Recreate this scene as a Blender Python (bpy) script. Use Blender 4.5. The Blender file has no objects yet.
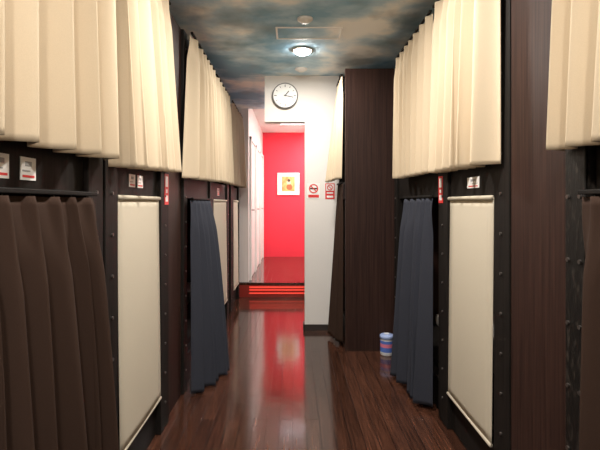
import bpy, bmesh, math, random
from mathutils import Vector, Matrix
random.seed(4)
scene = bpy.context.scene
scene.view_settings.view_transform = 'Standard'
H = 1.3; CZ = 2.60; PT = 2.48
XL = -0.74; XR = 0.885

# ------------------------------------------------------------ materials
def base_mat(name, col, rough=0.6, metal=0.0, emit=None, estr=0.0, spec=None):
    m = bpy.data.materials.new(name); m.use_nodes = True
    b = m.node_tree.nodes['Principled BSDF']
    b.inputs['Base Color'].default_value = (*col, 1)
    b.inputs['Roughness'].default_value = rough
    b.inputs['Metallic'].default_value = metal
    if spec is not None: b.inputs['Specular IOR Level'].default_value = spec
    if emit:
        b.inputs['Emission Color'].default_value = (*emit, 1)
        b.inputs['Emission Strength'].default_value = estr
    return m

def noise_mat(name, c1, c2, scale=(1,1,1), nscale=5, rough=0.6, bump=0.1, detail=5, spec=None, lo=0.3, hi=0.7):
    m = base_mat(name, c1, rough, spec=spec)
    nt = m.node_tree; N = nt.nodes; L = nt.links; b = N['Principled BSDF']
    tc = N.new('ShaderNodeTexCoord'); mp = N.new('ShaderNodeMapping'); mp.inputs['Scale'].default_value = scale
    no = N.new('ShaderNodeTexNoise'); no.inputs['Scale'].default_value = nscale; no.inputs['Detail'].default_value = detail
    cr = N.new('ShaderNodeValToRGB')
    cr.color_ramp.elements[0].position = lo; cr.color_ramp.elements[1].position = hi
    cr.color_ramp.elements[0].color = (*c1, 1); cr.color_ramp.elements[1].color = (*c2, 1)
    L.new(tc.outputs['Object'], mp.inputs['Vector']); L.new(mp.outputs[0], no.inputs['Vector'])
    L.new(no.outputs['Fac'], cr.inputs['Fac']); L.new(cr.outputs[0], b.inputs['Base Color'])
    if bump:
        bp = N.new('ShaderNodeBump'); bp.inputs['Strength'].default_value = bump; bp.inputs['Distance'].default_value = 0.005
        L.new(no.outputs['Fac'], bp.inputs['Height']); L.new(bp.outputs[0], b.inputs['Normal'])
    return m

def fabric(name, c, k=0.93, scale=500):
    return noise_mat(name, tuple(x*k for x in c), c, nscale=scale, rough=0.9, bump=0.02, detail=2, spec=0.12)

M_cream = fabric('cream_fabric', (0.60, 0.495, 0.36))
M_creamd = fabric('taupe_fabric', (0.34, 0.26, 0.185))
M_brownf = fabric('brown_fabric', (0.044, 0.025, 0.018), 0.85)
M_bluef = fabric('slate_blue_fabric', (0.040, 0.043, 0.057), 0.85)
M_screen = fabric('screen_fabric', (0.55, 0.49, 0.39))
M_frame = noise_mat('black_brown_wood', (0.006, 0.0048, 0.004), (0.014, 0.0105, 0.009), (30, 30, 1.6), 2, 0.6, 0.12, spec=0.15)
M_panel = noise_mat('dark_panel_wood', (0.018, 0.0075, 0.0058), (0.044, 0.020, 0.0145), (45, 45, 1.2), 2, 0.55, 0.08, spec=0.2)
M_worn = noise_mat('worn_black_wood', (0.006, 0.005, 0.0045), (0.06, 0.048, 0.04), (14, 14, 5), 5, 0.5, 0.3, 8, lo=0.55, hi=0.8, spec=0.3)
M_white = noise_mat('white_wallpaper', (0.72, 0.69, 0.66), (0.76, 0.73, 0.70), (1,1,1), 120, 0.8, 0.08, 3)
M_red = noise_mat('red_paint', (0.80, 0.024, 0.050), (0.84, 0.032, 0.062), (1,1,1), 60, 0.6, 0.05, 3)
M_door = noise_mat('white_door_laminate', (0.74, 0.68, 0.66), (0.80, 0.74, 0.72), (20,20,1), 3, 0.4, 0.03)
M_steel = base_mat('brushed_steel', (0.55, 0.55, 0.55), 0.35, 1.0)
M_bolt = base_mat('dark_bolt', (0.16, 0.14, 0.13), 0.35, 0.8)
M_plw = base_mat('white_plastic', (0.80, 0.79, 0.77), 0.4)
M_black = base_mat('black_plastic', (0.02, 0.02, 0.02), 0.4)
M_rail = base_mat('curtain_rail_metal', (0.012, 0.010, 0.009), 0.7, 0.0, spec=0.1)
M_signred = base_mat('sign_red', (0.65, 0.03, 0.03), 0.5)
M_sheet = base_mat('bed_linen', (0.25, 0.23, 0.21), 0.9)
M_bb = base_mat('dark_baseboard', (0.03, 0.022, 0.02), 0.4)
M_plain = base_mat('backwall_paint', (0.6, 0.58, 0.55), 0.8)

def ceiling_mat():
    m = base_mat('cloud_wallpaper', (0.1,0.12,0.14), 0.75)
    nt = m.node_tree; N = nt.nodes; L = nt.links; b = N['Principled BSDF']
    tc = N.new('ShaderNodeTexCoord')
    mp = N.new('ShaderNodeMapping'); mp.inputs['Scale'].default_value = (0.75, 0.8, 1); mp.inputs['Location'].default_value = (3.3, 1.2, 0)
    n1 = N.new('ShaderNodeTexNoise'); n1.inputs['Scale'].default_value = 2.5; n1.inputs['Detail'].default_value = 6; n1.inputs['Roughness'].default_value = 0.52; n1.inputs['Distortion'].default_value = 0.2
    n2 = N.new('ShaderNodeTexNoise'); n2.inputs['Scale'].default_value = 3.2; n2.inputs['Detail'].default_value = 4
    r = N.new('ShaderNodeValToRGB')
    e = r.color_ramp.elements
    e[0].position = 0.38; e[0].color = (0.22, 0.42, 0.58, 1)
    e[1].position = 0.62; e[1].color = (0.97, 0.98, 0.96, 1)
    a = e.new(0.5); a.color = (0.50, 0.68, 0.80, 1)
    r2 = N.new('ShaderNodeValToRGB')
    r2.color_ramp.elements[0].position = 0.53; r2.color_ramp.elements[0].color = (0,0,0,1)
    r2.color_ramp.elements[1].position = 0.70; r2.color_ramp.elements[1].color = (0.6,0.6,0.6,1)
    mx = N.new('ShaderNodeMix'); mx.data_type = 'RGBA'
    mx.inputs['B'].default_value = (0.22, 0.27, 0.30, 1)
    L.new(tc.outputs['Object'], mp.inputs[0]); L.new(mp.outputs[0], n1.inputs['Vector']); L.new(mp.outputs[0], n2.inputs['Vector'])
    L.new(n1.outputs['Fac'], r.inputs[0]); L.new(n2.outputs['Fac'], r2.inputs[0])
    L.new(r2.outputs[0], mx.inputs['Factor']); L.new(r.outputs[0], mx.inputs['A']); L.new(mx.outputs['Result'], b.inputs['Base Color'])
    return m
M_ceil = ceiling_mat()

def floor_mat():
    m = base_mat('dark_plank_floor', (0.05,0.02,0.015), 0.12)
    nt = m.node_tree; N = nt.nodes; L = nt.links; b = N['Principled BSDF']
    b.inputs['Specular IOR Level'].default_value = 0.65
    tc = N.new('ShaderNodeTexCoord')
    mp = N.new('ShaderNodeMapping'); mp.inputs['Rotation'].default_value = (0, 0, math.radians(90))
    br = N.new('ShaderNodeTexBrick')
    br.inputs['Scale'].default_value = 1.0; br.inputs['Brick Width'].default_value = 0.9; br.inputs['Row Height'].default_value = 0.078
    br.inputs['Mortar Size'].default_value = 0.0022; br.inputs['Mortar Smooth'].default_value = 0.2; br.offset = 0.37; br.inputs['Bias'].default_value = 0.0
    br.inputs['Color1'].default_value = (0.040, 0.0165, 0.0105, 1); br.inputs['Color2'].default_value = (0.072, 0.030, 0.019, 1)
    br.inputs['Mortar'].default_value = (0.003, 0.002, 0.002, 1)
    mp2 = N.new('ShaderNodeMapping'); mp2.inputs['Scale'].default_value = (55, 2.2, 1)
    no = N.new('ShaderNodeTexNoise'); no.inputs['Scale'].default_value = 1.6; no.inputs['Detail'].default_value = 6
    cr = N.new('ShaderNodeValToRGB')
    cr.color_ramp.elements[0].position = 0.35; cr.color_ramp.elements[0].color = (0.55,0.52,0.5,1)
    cr.color_ramp.elements[1].position = 0.7; cr.color_ramp.elements[1].color = (1.45,1.38,1.3,1)
    mx = N.new('ShaderNodeMix'); mx.data_type = 'RGBA'; mx.blend_type = 'MULTIPLY'; mx.inputs['Factor'].default_value = 1
    L.new(tc.outputs['Object'], mp.inputs[0]); L.new(mp.outputs[0], br.inputs['Vector'])
    L.new(tc.outputs['Object'], mp2.inputs[0]); L.new(mp2.outputs[0], no.inputs['Vector']); L.new(no.outputs['Fac'], cr.inputs[0])
    L.new(br.outputs['Color'], mx.inputs['A']); L.new(cr.outputs[0], mx.inputs['B']); L.new(mx.outputs['Result'], b.inputs['Base Color'])
    bp = N.new('ShaderNodeBump'); bp.inputs['Strength'].default_value = 0.5; bp.inputs['Distance'].default_value = 0.001; bp.invert = True
    L.new(br.outputs['Fac'], bp.inputs['Height'])
    n3 = N.new('ShaderNodeTexNoise'); n3.inputs['Scale'].default_value = 9; n3.inputs['Detail'].default_value = 2
    bp2 = N.new('ShaderNodeBump'); bp2.inputs['Strength'].default_value = 0.12; bp2.inputs['Distance'].default_value = 0.004
    L.new(tc.outputs['Object'], n3.inputs['Vector']); L.new(n3.outputs['Fac'], bp2.inputs['Height'])
    L.new(bp.outputs[0], bp2.inputs['Normal']); L.new(bp2.outputs[0], b.inputs['Normal'])
    return m
M_floor = floor_mat()

# ------------------------------------------------------------ mesh helpers
def link(o):
    scene.collection.objects.link(o); return o
def from_bm(name, bm, mats, smooth=False):
    me = bpy.data.meshes.new(name); bm.normal_update(); bm.to_mesh(me); bm.free()
    if not isinstance(mats, (list, tuple)): mats = [mats]
    for m in mats: me.materials.append(m)
    if smooth:
        for p in me.polygons: p.use_smooth = True
    return link(bpy.data.objects.new(name, me))
def add_box(bm, x0, x1, y0, y1, z0, z1, mi=0, bev=0.0):
    r = bmesh.ops.create_cube(bm, size=1)
    vs = r['verts']
    for v in vs:
        v.co = Vector(((x0+x1)/2 + v.co.x*abs(x1-x0), (y0+y1)/2 + v.co.y*abs(y1-y0), (z0+z1)/2 + v.co.z*abs(z1-z0)))
    fs = set(f for v in vs for f in v.link_faces)
    for f in fs: f.material_index = mi
    if bev:
        es = list(set(e for v in vs for e in v.link_edges))
        rr = bmesh.ops.bevel(bm, geom=es, offset=bev, segments=2, affect='EDGES', profile=0.5)
        for f in rr['faces']: f.material_index = mi
def boxes(name, lst, mats, bev=0.0):
    bm = bmesh.new()
    for b in lst:
        add_box(bm, *b[:6], mi=(b[6] if len(b) > 6 else 0), bev=bev)
    return from_bm(name, bm, mats)
def add_cyl(bm, c, r, d, axis='Z', seg=32, mi=0, r2=None):
    rr = bmesh.ops.create_cone(bm, cap_ends=True, segments=seg, radius1=r, radius2=(r if r2 is None else r2), depth=d)
    R = {'Z': Matrix(), 'Y': Matrix.Rotation(math.radians(90), 4, 'X'), 'X': Matrix.Rotation(math.radians(90), 4, 'Y')}[axis]
    M = Matrix.Translation(c) @ R
    bmesh.ops.transform(bm, matrix=M, verts=rr['verts'])
    for f in set(f for v in rr['verts'] for f in v.link_faces): f.material_index = mi
def lathe(bm, prof, c, seg=40, mi_fn=None, M=Matrix()):
    rings = []
    for (r, z) in prof:
        rings.append([bm.verts.new(Vector(c) + (M @ Vector((r*math.cos(2*math.pi*k/seg), r*math.sin(2*math.pi*k/seg), z)))) for k in range(seg)])
    for i in range(len(rings)-1):
        for k in range(seg):
            f = bm.faces.new((rings[i][k], rings[i][(k+1) % seg], rings[i+1][(k+1) % seg], rings[i+1][k]))
            f.material_index = mi_fn(i) if mi_fn else 0; f.smooth = True
    f = bm.faces.new(rings[0][::-1]); f.material_index = mi_fn(0) if mi_fn else 0
    f = bm.faces.new(rings[-1]); f.material_index = mi_fn(len(rings)-2) if mi_fn else 0
def empty(name, loc):
    e = bpy.data.objects.new(name, None); e.location = loc; e.empty_display_size = 0.1; return link(e)
def par(o, e):
    o.parent = e; o.matrix_parent_inverse = Matrix.Translation(-Vector(e.location)); return o

# ------------------------------------------------------------ room shell
Y0 = -1.3; YB = 9.2; YS = 6.2; SH = 0.2
boxes('floor', [(-2.0, 2.1, Y0, YS, -0.05, 0.0)], M_floor)
boxes('floor_raised', [(-2.0, 2.1, YS+0.03, YB, 0.1, SH), (-2.0, 2.1, YS, YS+0.04, SH-0.03, SH)], M_floor)
boxes('ceiling', [(-2.0, 2.1, Y0, YS, CZ, CZ+0.05)], M_ceil)
boxes('ceiling_rear', [(-2.0, 2.1, YS, YB, 2.74, 2.79), (-2.0, 2.1, YS-0.02, YS, CZ+0.05, 2.79)], M_white)
boxes('wall_left', [(-2.05, -2.0, Y0, YB, -0.05, 2.79)], M_panel)
boxes('wall_right', [(2.1, 2.15, Y0, YB, -0.05, 2.79)], M_panel)
boxes('wall_behind', [(-2.0, 2.1, Y0-0.05, Y0, -0.05, CZ+0.05)], M_plain)
boxes('wall_rear', [(-2.0, 2.1, YB, YB+0.05, 0.1, 2.79)], M_red)
boxes('wall_fascia_left', [(-2.0, -0.86, -0.4, YS-0.01, PT+0.002, CZ)], M_frame)
boxes('wall_fascia_right', [(1.0, 2.1, -0.4, 4.6, PT+0.002, CZ)], M_frame)
# step riser with glowing strip
boxes('step_riser', [(-0.74, 0.95, YS+0.005, YS+0.03, 0.0, SH-0.03)], base_mat('red_brown_riser', (0.30, 0.03, 0.02), 0.3))
M_led = base_mat('red_led', (0.8, 0.05, 0.03), 0.4, emit=(1, 0.08, 0.05), estr=0.7)
boxes('led_strip_light', [(-0.60, 0.90, YS-0.012, YS+0.005, 0.13, 0.15), (-0.60, 0.90, YS-0.012, YS+0.005, 0.095, 0.11), (-0.60, 0.90, YS-0.012, YS+0.005, 0.05, 0.065)], M_led)
# clock wall: right leg + header
boxes('wall_clock_side', [(0.12, 0.47, 4.60, 4.72, 0, CZ), (-0.29, 0.12, 4.60, 4.72, 2.13, CZ)], M_white)
boxes('baseboard_clock_wall', [(0.115, 0.47, 4.585, 4.60, 0, 0.06), (0.105, 0.12, 4.585, 4.72, 0, 0.06)], M_bb)
boxes('wall_passage_right', [(0.95, 1.0, 4.72, YB, 0, 2.74)], M_white)
boxes('wall_block_right', [(0.47, 2.1, 4.62, 4.72, 0, CZ)], M_panel)
# door wall at left rear
boxes('wall_doors', [(-0.68, -0.62, YS+0.12, YB, SH, 2.74), (-2.0, -0.62, YS+0.06, YS+0.12, SH, 2.74)], M_door)
def door(name, y0, y1):
    e = empty(name, (-0.62, (y0+y1)/2, SH))
    fr = [(-0.62, -0.59, y0-0.05, y0, SH, 2.25), (-0.62, -0.59, y1, y1+0.05, SH, 2.25), (-0.62, -0.59, y0-0.05, y1+0.05, 2.2, 2.25)]
    par(boxes('frame', fr, M_plw, 0.003), e)
    par(boxes('leaf', [(-0.62, -0.608, y0+0.005, y1-0.005, SH+0.01, 2.195), (-0.608, -0.603, y0+0.12, y1-0.12, 1.45, 2.0), (-0.608, -0.603, y0+0.12, y1-0.12, 0.4, 1.2)], M_door, 0.002), e)
    bm = bmesh.new(); add_cyl(bm, (-0.585, y0+0.08, 1.2), 0.012, 0.05, 'X', 16); add_box(bm, -0.57, -0.555, y0+0.06, y0+0.2, 1.19, 1.21, bev=0.004)
    par(from_bm('handle', bm, M_steel), e)
door('door_1', 6.45, 7.15); door('door_2', 7.4, 8.1); door('door_3', 8.35, 9.05)

# ------------------------------------------------------------ bunk frames
def bolts(bm, x, side, ys, z0, z1, step, mi=1):
    z = z0
    while z < z1:
        for y in ys: add_cyl(bm, (x + side*0.003, y, z), 0.007, 0.006, 'X', 10, mi)
        z += step

def bunk(side, y0, y1, posts, xf=None, xb=None):
    xf = (XL if side < 0 else XR) if xf is None else xf
    xb = (-1.98 if side < 0 else 2.08) if xb is None else xb
    e = empty('bunk_bed', (xf, (y0+y1)/2, 0))
    def b(xa, xbb, *r): return (min(xa, xbb), max(xa, xbb), *r)
    bm = bmesh.new()
    for (pa, pb) in posts:
        bb = b(xf, xf + side*0.09, pa, pb, 0, PT)
        add_box(bm, *bb, mi=0, bev=0.004)
        ym = (pa+pb)/2
        bolts(bm, xf, -side, [ym], 0.15, PT-0.1, 0.17)
    par(from_bm('posts', bm, [M_frame, M_bolt]), e)
    bx = xf + side*0.02
    parts = [b(bx, bx+side*0.04, y0, y1, 1.335, 1.50), b(bx, bx+side*0.04, y0, y1, 2.40, PT), b(bx+side*0.01, bx+side*0.04, y0, y1, 0.0, 0.19),
             b(bx, bx+side*0.05, y0, y1, 0.19, 0.215)]
    par(boxes('front_rails', parts, M_frame, 0.003), e)
    par(boxes('end_boards', [b(xf+side*0.09, xb, y0, y0+0.025, 0, PT), b(xf+side*0.09, xb, y1-0.025, y1, 0, PT), b(xb-side*0.02, xb, y0+0.025, y1-0.025, 0, PT)], M_panel), e)
    par(boxes('decks', [b(bx+side*0.05, xb-side*0.02, y0+0.025, y1-0.025, 0.2, 0.25), b(bx+side*0.05, xb-side*0.02, y0+0.025, y1-0.025, 1.40, 1.45)], M_frame), e)
    par(boxes('mattresses', [b(bx+side*0.32, xb-side*0.04, y0+0.05, y1-0.05, 0.25, 0.35), b(bx+side*0.32, xb-side*0.04, y0+0.05, y1-0.05, 1.45, 1.55)], M_sheet, 0.02), e)
    return e

bunk(-1, -0.4, 2.68, [(-0.4, -0.3), (1.63, 1.755), (1.775, 1.905), (2.52, 2.68)])
boxes('wall_infill_left', [(XL-0.05, XL-0.02, 2.685, 3.045, 0, PT)], M_panel)
bunk(-1, 3.05, 5.46, [(3.05, 3.15), (4.02, 4.2), (5.06, 5.2), (5.36, 5.46)])
bunk(-1, 5.47, 6.19, [(5.47, 5.6), (6.1, 6.19)])
bunk(1, -0.4, 1.345, [(-0.4, -0.3)])
bm = bmesh.new(); add_box(bm, XR-0.008, XR-0.001, 1.352, 1.45, 0, PT, bev=0.003)
add_box(bm, XR, XR+0.07, 1.352, 1.45, 0, PT, 0)
bolts(bm, XR-0.008, -1, [1.372, 1.432], 0.12, PT-0.1, 0.20)
from_bm('corner_post', bm, [M_worn, M_bolt])
boxes('wall_infill_right', [(XR+0.005, XR+0.04, 1.455, 1.835, 0, PT)], M_panel)
bunk(1, 1.84, 3.93, [(1.84, 1.985), (2.58, 2.74), (3.83, 3.93)])
boxes('wall_partition', [(0.46, 2.08, 3.95, 3.985, 0, PT)], M_panel)
bunk(1, 3.99, 4.58, [(3.99, 4.03), (4.53, 4.58)], xf=0.47)

# ------------------------------------------------------------ curtains
def curtain(T0, T1, B0, B1, folds, at, ab, mat, seed=0.0, thick=0.003, name='curtain', dense=24, vp=1.1, om=0.30, messy=0.0):
    T0, T1, B0, B1 = map(Vector, (T0, T1, B0, B1))
    rnd = random.Random(int(seed*100)+7)
    K = int(folds)
    nx = K*dense; nz = 50
    wd = [0.55+0.9*rnd.random() for _ in range(K)]; am = [0.70+0.5*rnd.random() for _ in range(K+1)]
    sk = [rnd.uniform(-0.9, 0.9) for _ in range(K)]
    tot = sum(wd); cum = [0]
    for q in wd: cum.append(cum[-1]+q/tot)
    def pm(u):
        u = min(max(u, 0), 0.99999)
        for i in range(K):
            if u < cum[i+1]:
                return i, (u-cum[i])/(cum[i+1]-cum[i])
        return K-1, 1.0
    bm = bmesh.new(); grid = []
    d = (T1-T0); d.z = 0; d.normalize()
    sgn = 1 if T0.x < 0 else -1
    n = Vector((-d.y, d.x, 0))
    if n.x*sgn < 0: n = -n
    for j in range(nz+1):
        v = j/nz; row = []
        for i in range(nx+1):
            u = i/nx
            us = u + (0.010+0.02*messy)*v*math.sin(2*math.pi*u*2.1+seed*2+v*(1.2+2*messy))*(4*u*(1-u))**0.5
            vv = v**vp
            p = T0.lerp(T1, us).lerp(B0.lerp(B1, us), vv)
            p.z = T0.lerp(T1, us).z*(1-v) + B0.lerp(B1, us).z*v
            ki, f = pm(u)
            g = f + sk[ki]*0.12*math.sin(math.pi*f)**2*v
            ph = 2*math.pi*(ki+g)
            a2 = am[ki]*(1-f)+am[ki+1]*f
            val = 0.5+0.5*math.cos(ph)
            sharp = 1.4*(0.5-0.5*math.cos(ph))**5-0.6
            sm = 0.80 - 1.65*val**1.7
            sm += 0.14*math.cos(2*ph+sk[ki]*2)*v*(1-val) + messy*0.30*math.sin(ph*0.5+v*2.2+seed)
            k = min(1, max(0, (v-0.03)/0.16)); k = k*k*(3-2*k)
            a = (at + (ab-at)*v**0.6)*a2
            w = (sharp*at*0.7)*(1-k) + sm*a*k
            t = math.sin(ph)*a*om*k
            row.append(bm.verts.new(p + n*w + d*t))
        grid.append(row)
    for j in range(nz):
        for i in range(nx):
            bm.faces.new((grid[j][i], grid[j][i+1], grid[j+1][i+1], grid[j+1][i]))
    e = empty(name, tuple((B0+B1)/2))
    o = from_bm('cloth', bm, mat, True)
    s = o.modifiers.new('s', 'SOLIDIFY'); s.thickness = thick; s.offset = 0
    par(o, e)
    bm = bmesh.new()
    for i in range(K):
        p = T0.lerp(T1, (cum[i]+cum[i+1])/2)
        add_box(bm, p.x-0.003, p.x+0.003, p.y-0.004, p.y+0.004, p.z-0.012, p.z+0.006)
    add_box(bm, min(T0.x, T1.x)-0.008, max(T0.x, T1.x)+0.008, T0.y, T1.y, T0.z+0.006, T0.z+0.020, bev=0.003)
    par(from_bm('rail_and_hooks', bm, M_rail), e)
    return e

zt = 2.445; zb = 1.465
cl = XL+0.052; cr_ = XR-0.055
curtain((cl, -0.2, zt), (cl, 1.73, zt), (cl, -0.2, zb-0.04), (cl, 1.73, zb), 15, 0.034, 0.058, M_cream, 0.4)
curtain((cl-0.03, 1.77, zt), (cl-0.03, 2.62, zt), (cl-0.005, 1.79, zb-0.02), (cl+0.012, 2.68, zb+0.015), 6, 0.034, 0.058, M_cream, 1.3)
curtain((cl, 3.06, zt), (cl, 3.95, zt), (cl, 2.95, zb), (cl+0.015, 3.97, zb+0.02), 6, 0.032, 0.054, M_cream, 2.1)
curtain((cl, 4.05, zt), (cl, 4.9, zt), (cl+0.01, 4.05, zb+0.03), (cl+0.02, 4.95, zb+0.04), 6, 0.026, 0.046, M_cream, 0.2)
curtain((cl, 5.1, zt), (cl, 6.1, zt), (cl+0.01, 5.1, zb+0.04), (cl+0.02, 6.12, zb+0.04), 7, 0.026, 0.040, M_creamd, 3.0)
curtain((cr_, -0.2, zt), (cr_, 1.40, zt), (cr_-0.002, -0.2, zb-0.02), (cr_-0.004, 1.44, zb), 12, 0.028, 0.046, M_cream, 0.9)
curtain((cr_, 1.87, zt), (cr_, 2.66, zt), (cr_, 1.89, zb), (cr_, 2.70, zb+0.01), 6, 0.034, 0.054, M_cream, 1.9)
curtain((cr_, 2.71, zt), (cr_, 3.62, zt), (cr_, 2.75, zb+0.02), (cr_-0.01, 3.54, zb+0.025), 7, 0.030, 0.050, M_cream, 0.1)
curtain((0.44, 4.05, 2.44), (0.435, 4.44, 2.44), (0.415, 4.07, 1.52), (0.325, 4.42, 1.50), 4, 0.008, 0.026, M_cream, 0.5)
curtain((0.445, 4.05, 1.47), (0.44, 4.44, 1.47), (0.43, 4.05, 0.04), (0.345, 4.40, 0.04), 4, 0.006, 0.026, M_brownf, 1.5)
zl = 1.318
curtain((XL+0.038, 0.1, zl), (XL+0.038, 1.60, zl), (XL+0.082, 0.1, 0.02), (XL+0.086, 1.67, 0.02), 14, 0.028, 0.060, M_brownf, 0.7, messy=0.6, vp=0.6)
curtain((XL+0.038, 3.12, zl), (XL+0.042, 3.78, zl), (XL+0.09, 3.04, 0.01), (XL+0.225, 3.52, 0.01), 5, 0.026, 0.060, M_bluef, 1.1, messy=0.5, vp=0.65)
curtain((XR-0.038, 2.76, zl+0.01), (XR-0.038, 3.45, zl+0.01), (XR-0.075, 2.80, 0.03), (XR-0.115, 3.40, 0.03), 5, 0.024, 0.058, M_bluef, 2.4, messy=0.5, vp=0.65)
curtain((XR-0.05, 0.1, zl), (XR-0.05, 1.31, zl), (XR-0.055, 0.1, 0.02), (XR-0.052, 1.315, 0.02), 10, 0.018, 0.044, M_brownf, 1.7, messy=0.4)

# ------------------------------------------------------------ roller blinds (beige screens)
def blind(side, y0, y1, z0=0.215, z1=1.325):
    x = (XL if side < 0 else XR)
    e = empty('roller_blind', (x, (y0+y1)/2, z0))
    bm = bmesh.new(); nz = 24; g = []
    for j in range(nz+1):
        v = j/nz; z = z1 + (z0-z1)*v
        row = []
        for i in range(9):
            u = i/8
            xx = x - side*(-0.012 + 0.012*math.sin(math.pi*v*0.9)*math.sin(math.pi*u) + 0.012*v)
            row.append(bm.verts.new((xx, y0 + (y1-y0)*u, z)))
        g.append(row)
    for j in range(nz):
        for i in range(8): bm.faces.new((g[j][i], g[j][i+1], g[j+1][i+1], g[j+1][i]))
    o = from_bm('screen', bm, M_screen, True); s = o.modifiers.new('s', 'SOLIDIFY'); s.thickness = 0.003
    par(o, e)
    bm = bmesh.new(); add_cyl(bm, (x, (y0+y1)/2, z0), 0.009, (y1-y0)*0.995, 'Y', 16)
    add_cyl(bm, (x+side*0.006, (y0+y1)/2, z1), 0.010, (y1-y0)*0.995, 'Y', 16)
    par(from_bm('hem_bars', bm, M_screen, True), e)
blind(-1, 1.92, 2.51); blind(1, 2.01, 2.57); blind(-1, 4.215, 5.05); blind(-1, 5.61, 6.09)

# ------------------------------------------------------------ labels and signs
M_lg = base_mat('label_grey', (0.35, 0.35, 0.36), 0.5)
def label(name, side, y0, y1, z0, z1, kind):
    x = (XL if side < 0 else XR) + side*0.019
    if kind == 'red': x = (XL if side < 0 else XR)
    t = 0.002
    def b(d0, d1, *r):
        a, c = x - side*d0, x - side*d1
        return (min(a, c), max(a, c), *r)
    w = y1-y0; h = z1-z0
    if kind == 'white':
        L = [b(0, t, y0, y1, z0, z1, 0), b(t, t+0.001, y0+w*.3, y1-w*.3, z0+h*.62, z0+h*.82, 2), b(t, t+0.001, y0+w*.12, y1-w*.12, z0+h*.12, z0+h*.22, 1), b(t, t+0.001, y0+w*.12, y1-w*.4, z0+h*.38, z0+h*.44, 2)]
    else:
        L = [b(0, t, y0, y1, z0, z1, 1), b(t, t+0.001, y0+w*.2, y1-w*.2, z0+h*.58, z0+h*.92, 0), b(t, t+0.001, y0+w*.2, y1-w*.2, z0+h*.1, z0+h*.3, 0), b(t, t+0.001, y0+w*.3, y1-w*.3, z0+h*.38, z0+h*.5, 0)]
    boxes(name, L, [M_plw, M_signred, M_lg])
label('bunk_label', -1, 1.13, 1.20, 1.365, 1.43, 'white')
label('bunk_label', -1, 1.25, 1.325, 1.365, 1.43, 'white')
label('bunk_label', -1, 2.08, 2.16, 1.375, 1.435, 'white')
label('bunk_label', -1, 2.19, 2.27, 1.375, 1.435, 'white')
label('bunk_label', 1, 2.18, 2.33, 1.375, 1.43, 'white')
label('bunk_label', -1, 4.5, 4.62, 1.375, 1.45, 'white')
label('no_smoking_notice', -1, 2.59, 2.67, 1.29, 1.47, 'red')
label('no_smoking_notice', 1, 2.655, 2.73, 1.30, 1.46, 'red')

bm = bmesh.new(); yw = 4.60
def ring(bm, c, R, r, mi, seg=36):
    vs = []
    for k in range(seg):
        a = 2*math.pi*k/seg
        vs.append([bm.verts.new((c[0]+q*math.cos(a), c[1], c[2]+q*math.sin(a))) for q in (R, r)])
    for k in range(seg):
        f = bm.faces.new((vs[k][0], vs[(k+1)%seg][0], vs[(k+1)%seg][1], vs[k][1])); f.material_index = mi
def rot_box(bm, c, L, w, t, ang, mi, off=0.0):
    r = bmesh.ops.create_cube(bm, size=1)
    M = Matrix.Translation(c) @ Matrix.Rotation(ang, 4, 'Y') @ Matrix.Translation((off, 0, 0)) @ Matrix.Diagonal((L, t, w, 1))
    bmesh.ops.transform(bm, matrix=M, verts=r['verts'])
    for f in set(f for v in r['verts'] for f in v.link_faces): f.material_index = mi
add_box(bm, 0.145, 0.275, yw-0.003, yw, 1.345, 1.50, 0)
add_box(bm, 0.165, 0.255, yw-0.005, yw-0.003, 1.44, 1.455, 2)
ring(bm, (0.21, yw-0.006, 1.447), 0.047, 0.036, 1)
rot_box(bm, (0.21, yw-0.006, 1.447), 0.088, 0.010, 0.001, math.radians(45), 1)
add_box(bm, 0.155, 0.265, yw-0.004, yw-0.003, 1.355, 1.385, 1)
from_bm('no_smoking_sign', bm, [M_plw, M_signred, M_black])
bm = bmesh.new()
add_box(bm, 0.330, 0.425, yw-0.003, yw, 1.34, 1.50, 1)
add_box(bm, 0.338, 0.417, yw-0.004, yw-0.003, 1.425, 1.492, 0)
ring(bm, (0.3775, yw-0.0045, 1.458), 0.030, 0.021, 1, 24)
rot_box(bm, (0.3775, yw-0.0045, 1.458), 0.05, 0.007, 0.001, math.radians(45), 1)
add_box(bm, 0.345, 0.41, yw-0.004, yw-0.003, 1.395, 1.41, 0)
add_box(bm, 0.345, 0.41, yw-0.004, yw-0.003, 1.355, 1.375, 0)
from_bm('warning_sign', bm, [M_plw, M_signred])

# ------------------------------------------------------------ wall clock
e = empty('wall_clock', (-0.08, yw, 2.39)); c = Vector((-0.08, yw, 2.39))
Rm = Matrix.Rotation(math.radians(90), 4, 'X')
bm = bmesh.new()
lathe(bm, [(0.124, 0.0), (0.131, 0.005), (0.131, 0.028), (0.127, 0.034), (0.122, 0.034), (0.119, 0.02)], c, 48, None, Rm)
par(from_bm('case', bm, base_mat('clock_rim', (0.10, 0.10, 0.105), 0.35)), e)
bm = bmesh.new(); add_cyl(bm, c+Vector((0, -0.034, 0)), 0.12, 0.004, 'Y', 48)
par(from_bm('dial', bm, base_mat('clock_face', (0.78, 0.78, 0.77), 0.5)), e)
bm = bmesh.new()
for k in range(12):
    a = math.radians(30*k); Lk = 0.024 if k % 3 == 0 else 0.016
    rot_box(bm, c+Vector((0, -0.037, 0)), Lk, 0.007 if k % 3 == 0 else 0.005, 0.002, a, 0, 0.098)
rot_box(bm, c+Vector((0, -0.038, 0)), 0.068, 0.010, 0.002, math.radians(-50), 0, 0.026)
rot_box(bm, c+Vector((0, -0.040, 0)), 0.100, 0.008, 0.002, math.radians(12), 0, 0.037)
add_cyl(bm, c+Vector((0, -0.040, 0)), 0.008, 0.008, 'Y', 16)
par(from_bm('hands_and_marks', bm, M_black), e)

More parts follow.
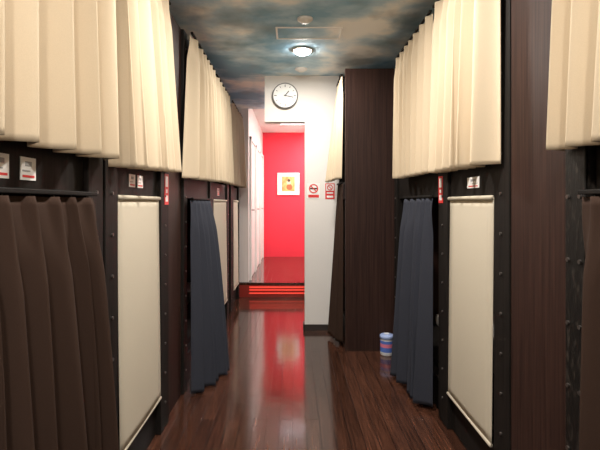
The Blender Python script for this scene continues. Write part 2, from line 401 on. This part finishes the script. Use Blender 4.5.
# ------------------------------------------------------------ framed picture on red wall
px, pz = -0.095, 1.69; e = empty('framed_picture', (px, YB, pz))
s = 0.225
par(boxes('frame', [(px-s, px+s, YB-0.03, YB, pz+s-0.03, pz+s), (px-s, px+s, YB-0.03, YB, pz-s, pz-s+0.03), (px-s, px-s+0.03, YB-0.03, YB, pz-s+0.03, pz+s-0.03), (px+s-0.03, px+s, YB-0.03, YB, pz-s+0.03, pz+s-0.03)], M_plw, 0.003), e)
par(boxes('mat_board', [(px-s+0.03, px+s-0.03, YB-0.012, YB, pz-s+0.03, pz+s-0.03)], base_mat('mat_board', (0.8, 0.76, 0.7), 0.8)), e)
mp = noise_mat('painting', (0.70, 0.45, 0.16), (0.50, 0.20, 0.05), (1,1,1), 9, 0.6, 0, 3, lo=0.45, hi=0.65)
par(boxes('painting', [(px-0.13, px+0.13, YB-0.014, YB-0.012, pz-0.15, pz+0.15)], mp), e)
bm = bmesh.new()
add_cyl(bm, (px+0.01, YB-0.015, pz+0.03), 0.045, 0.003, 'Y', 24, 0); add_cyl(bm, (px+0.02, YB-0.015, pz-0.065), 0.06, 0.003, 'Y', 24, 1)
add_cyl(bm, (px+0.01, YB-0.0155, pz+0.07), 0.03, 0.003, 'Y', 24, 2)
par(from_bm('painted_figure', bm, [base_mat('skin_paint', (0.8, 0.55, 0.38), 0.7), base_mat('robe_paint', (0.4, 0.12, 0.05), 0.7), base_mat('hair_paint', (0.06, 0.04, 0.03), 0.7)]), e)

# ------------------------------------------------------------ ceiling fixtures
def downlight(x, y, w, zc=CZ, size=0.07, col=(1, 0.94, 0.86), es=110):
    e = empty('recessed_downlight', (x, y, zc))
    bm = bmesh.new(); lathe(bm, [(size, -0.002), (size*1.28, -0.004), (size*1.3, -0.010), (size*1.02, -0.014), (size*0.98, -0.004)], (x, y, zc), 40)
    par(from_bm('trim_ring', bm, M_plw), e)
    bm = bmesh.new(); lathe(bm, [(size*0.94, -0.004), (size*0.94, -0.022), (size*0.75, -0.032), (size*0.3, -0.037)], (x, y, zc), 36)
    par(from_bm('lens', bm, base_mat('lamp_lens', (1,1,1), 0.5, emit=(1, 0.96, 0.89), estr=es)), e)
    l = bpy.data.lights.new('lamp', 'AREA'); l.shape = 'DISK'; l.size = 0.14; l.energy = w; l.color = col
    o = link(bpy.data.objects.new('lamp', l)); o.location = (x, y, zc-0.045); par(o, e)
downlight(0.08, 3.82, 24)
downlight(0.08, 2.05, 38)
downlight(0.08, 0.55, 20)
downlight(0.08, -0.7, 36)
def detector(x, y, r):
    bm = bmesh.new(); lathe(bm, [(r, 0), (r, -0.010), (r*0.9, -0.016), (r*0.55, -0.022), (r*0.5, -0.03), (r*0.1, -0.032)], (x, y, CZ), 36)
    from_bm('smoke_detector', bm, M_plw)
detector(0.085, 3.17, 0.055); detector(0.08, 4.35, 0.06)
a0, a1, b0, b1 = -0.13, 0.37, 3.32, 3.56
boxes('ceiling_access_hatch', [(a0, a1, b0, b0+0.014, CZ-0.006, CZ), (a0, a1, b1-0.014, b1, CZ-0.006, CZ), (a0, a0+0.014, b0+0.014, b1-0.014, CZ-0.006, CZ), (a1-0.014, a1, b0+0.014, b1-0.014, CZ-0.006, CZ), (a0+0.014, a1-0.014, b0+0.014, b1-0.014, CZ-0.002, CZ, 1)], [M_plw, M_ceil])
e = empty('ceiling_light', (0.0, 7.9, 2.74))
par(boxes('housing', [(-0.25, 0.35, 7.75, 8.05, 2.71, 2.74)], M_plw, 0.005), e)
par(boxes('diffuser', [(-0.22, 0.32, 7.78, 8.02, 2.70, 2.71)], base_mat('diffuser', (0.8,0.85,1), 0.5, emit=(0.85, 0.93, 1), estr=3)), e)
downlight(0.62, 7.0, 42, 2.74, col=(1, 0.93, 0.88), es=25)  # added lamp, out of view behind the clock wall, to light the rear room
downlight(0.62, 8.3, 55, 2.74, col=(1, 0.93, 0.88), es=25)  # second added, unseen lamp, brightens the rear room and red wall

# ------------------------------------------------------------ canister on floor
cx, cy = 0.805, 3.865
e = empty('wet_wipes_canister', (cx, cy, 0))
def cm(i): return [0, 0, 1, 2, 1, 0, 3, 3, 3, 3][min(i, 9)]
bm = bmesh.new()
lathe(bm, [(0.052, 0), (0.056, 0.004), (0.056, 0.03), (0.056, 0.07), (0.056, 0.10), (0.056, 0.125), (0.054, 0.14), (0.059, 0.142), (0.059, 0.165), (0.052, 0.172), (0.02, 0.175)], (cx, cy, 0), 36, cm)
par(from_bm('tub', bm, [base_mat('tub_white', (0.7, 0.7, 0.72), 0.35), base_mat('tub_blue', (0.08, 0.16, 0.5), 0.35), base_mat('tub_pink', (0.7, 0.2, 0.3), 0.35), base_mat('tub_lid', (0.35, 0.45, 0.75), 0.35)]), e)
bm = bmesh.new()
add_box(bm, cx-0.02, cx+0.02, cy-0.015, cy+0.02, 0.174, 0.182, bev=0.003)
par(from_bm('flip_cap', bm, base_mat('cap', (0.8, 0.8, 0.85), 0.3)), e)

# ------------------------------------------------------------ world + camera
w = bpy.data.worlds.new('world'); scene.world = w; w.use_nodes = True
w.node_tree.nodes['Background'].inputs[0].default_value = (0.02, 0.02, 0.02, 1)
cam = bpy.data.cameras.new('camera'); cam.sensor_width = 36; cam.lens = 27
cam.shift_x = 7/600; cam.shift_y = -22/600; cam.clip_start = 0.02
co = link(bpy.data.objects.new('camera', cam)); co.location = (0, 0, H); co.rotation_euler = (math.radians(90), 0, 0)
scene.camera = co
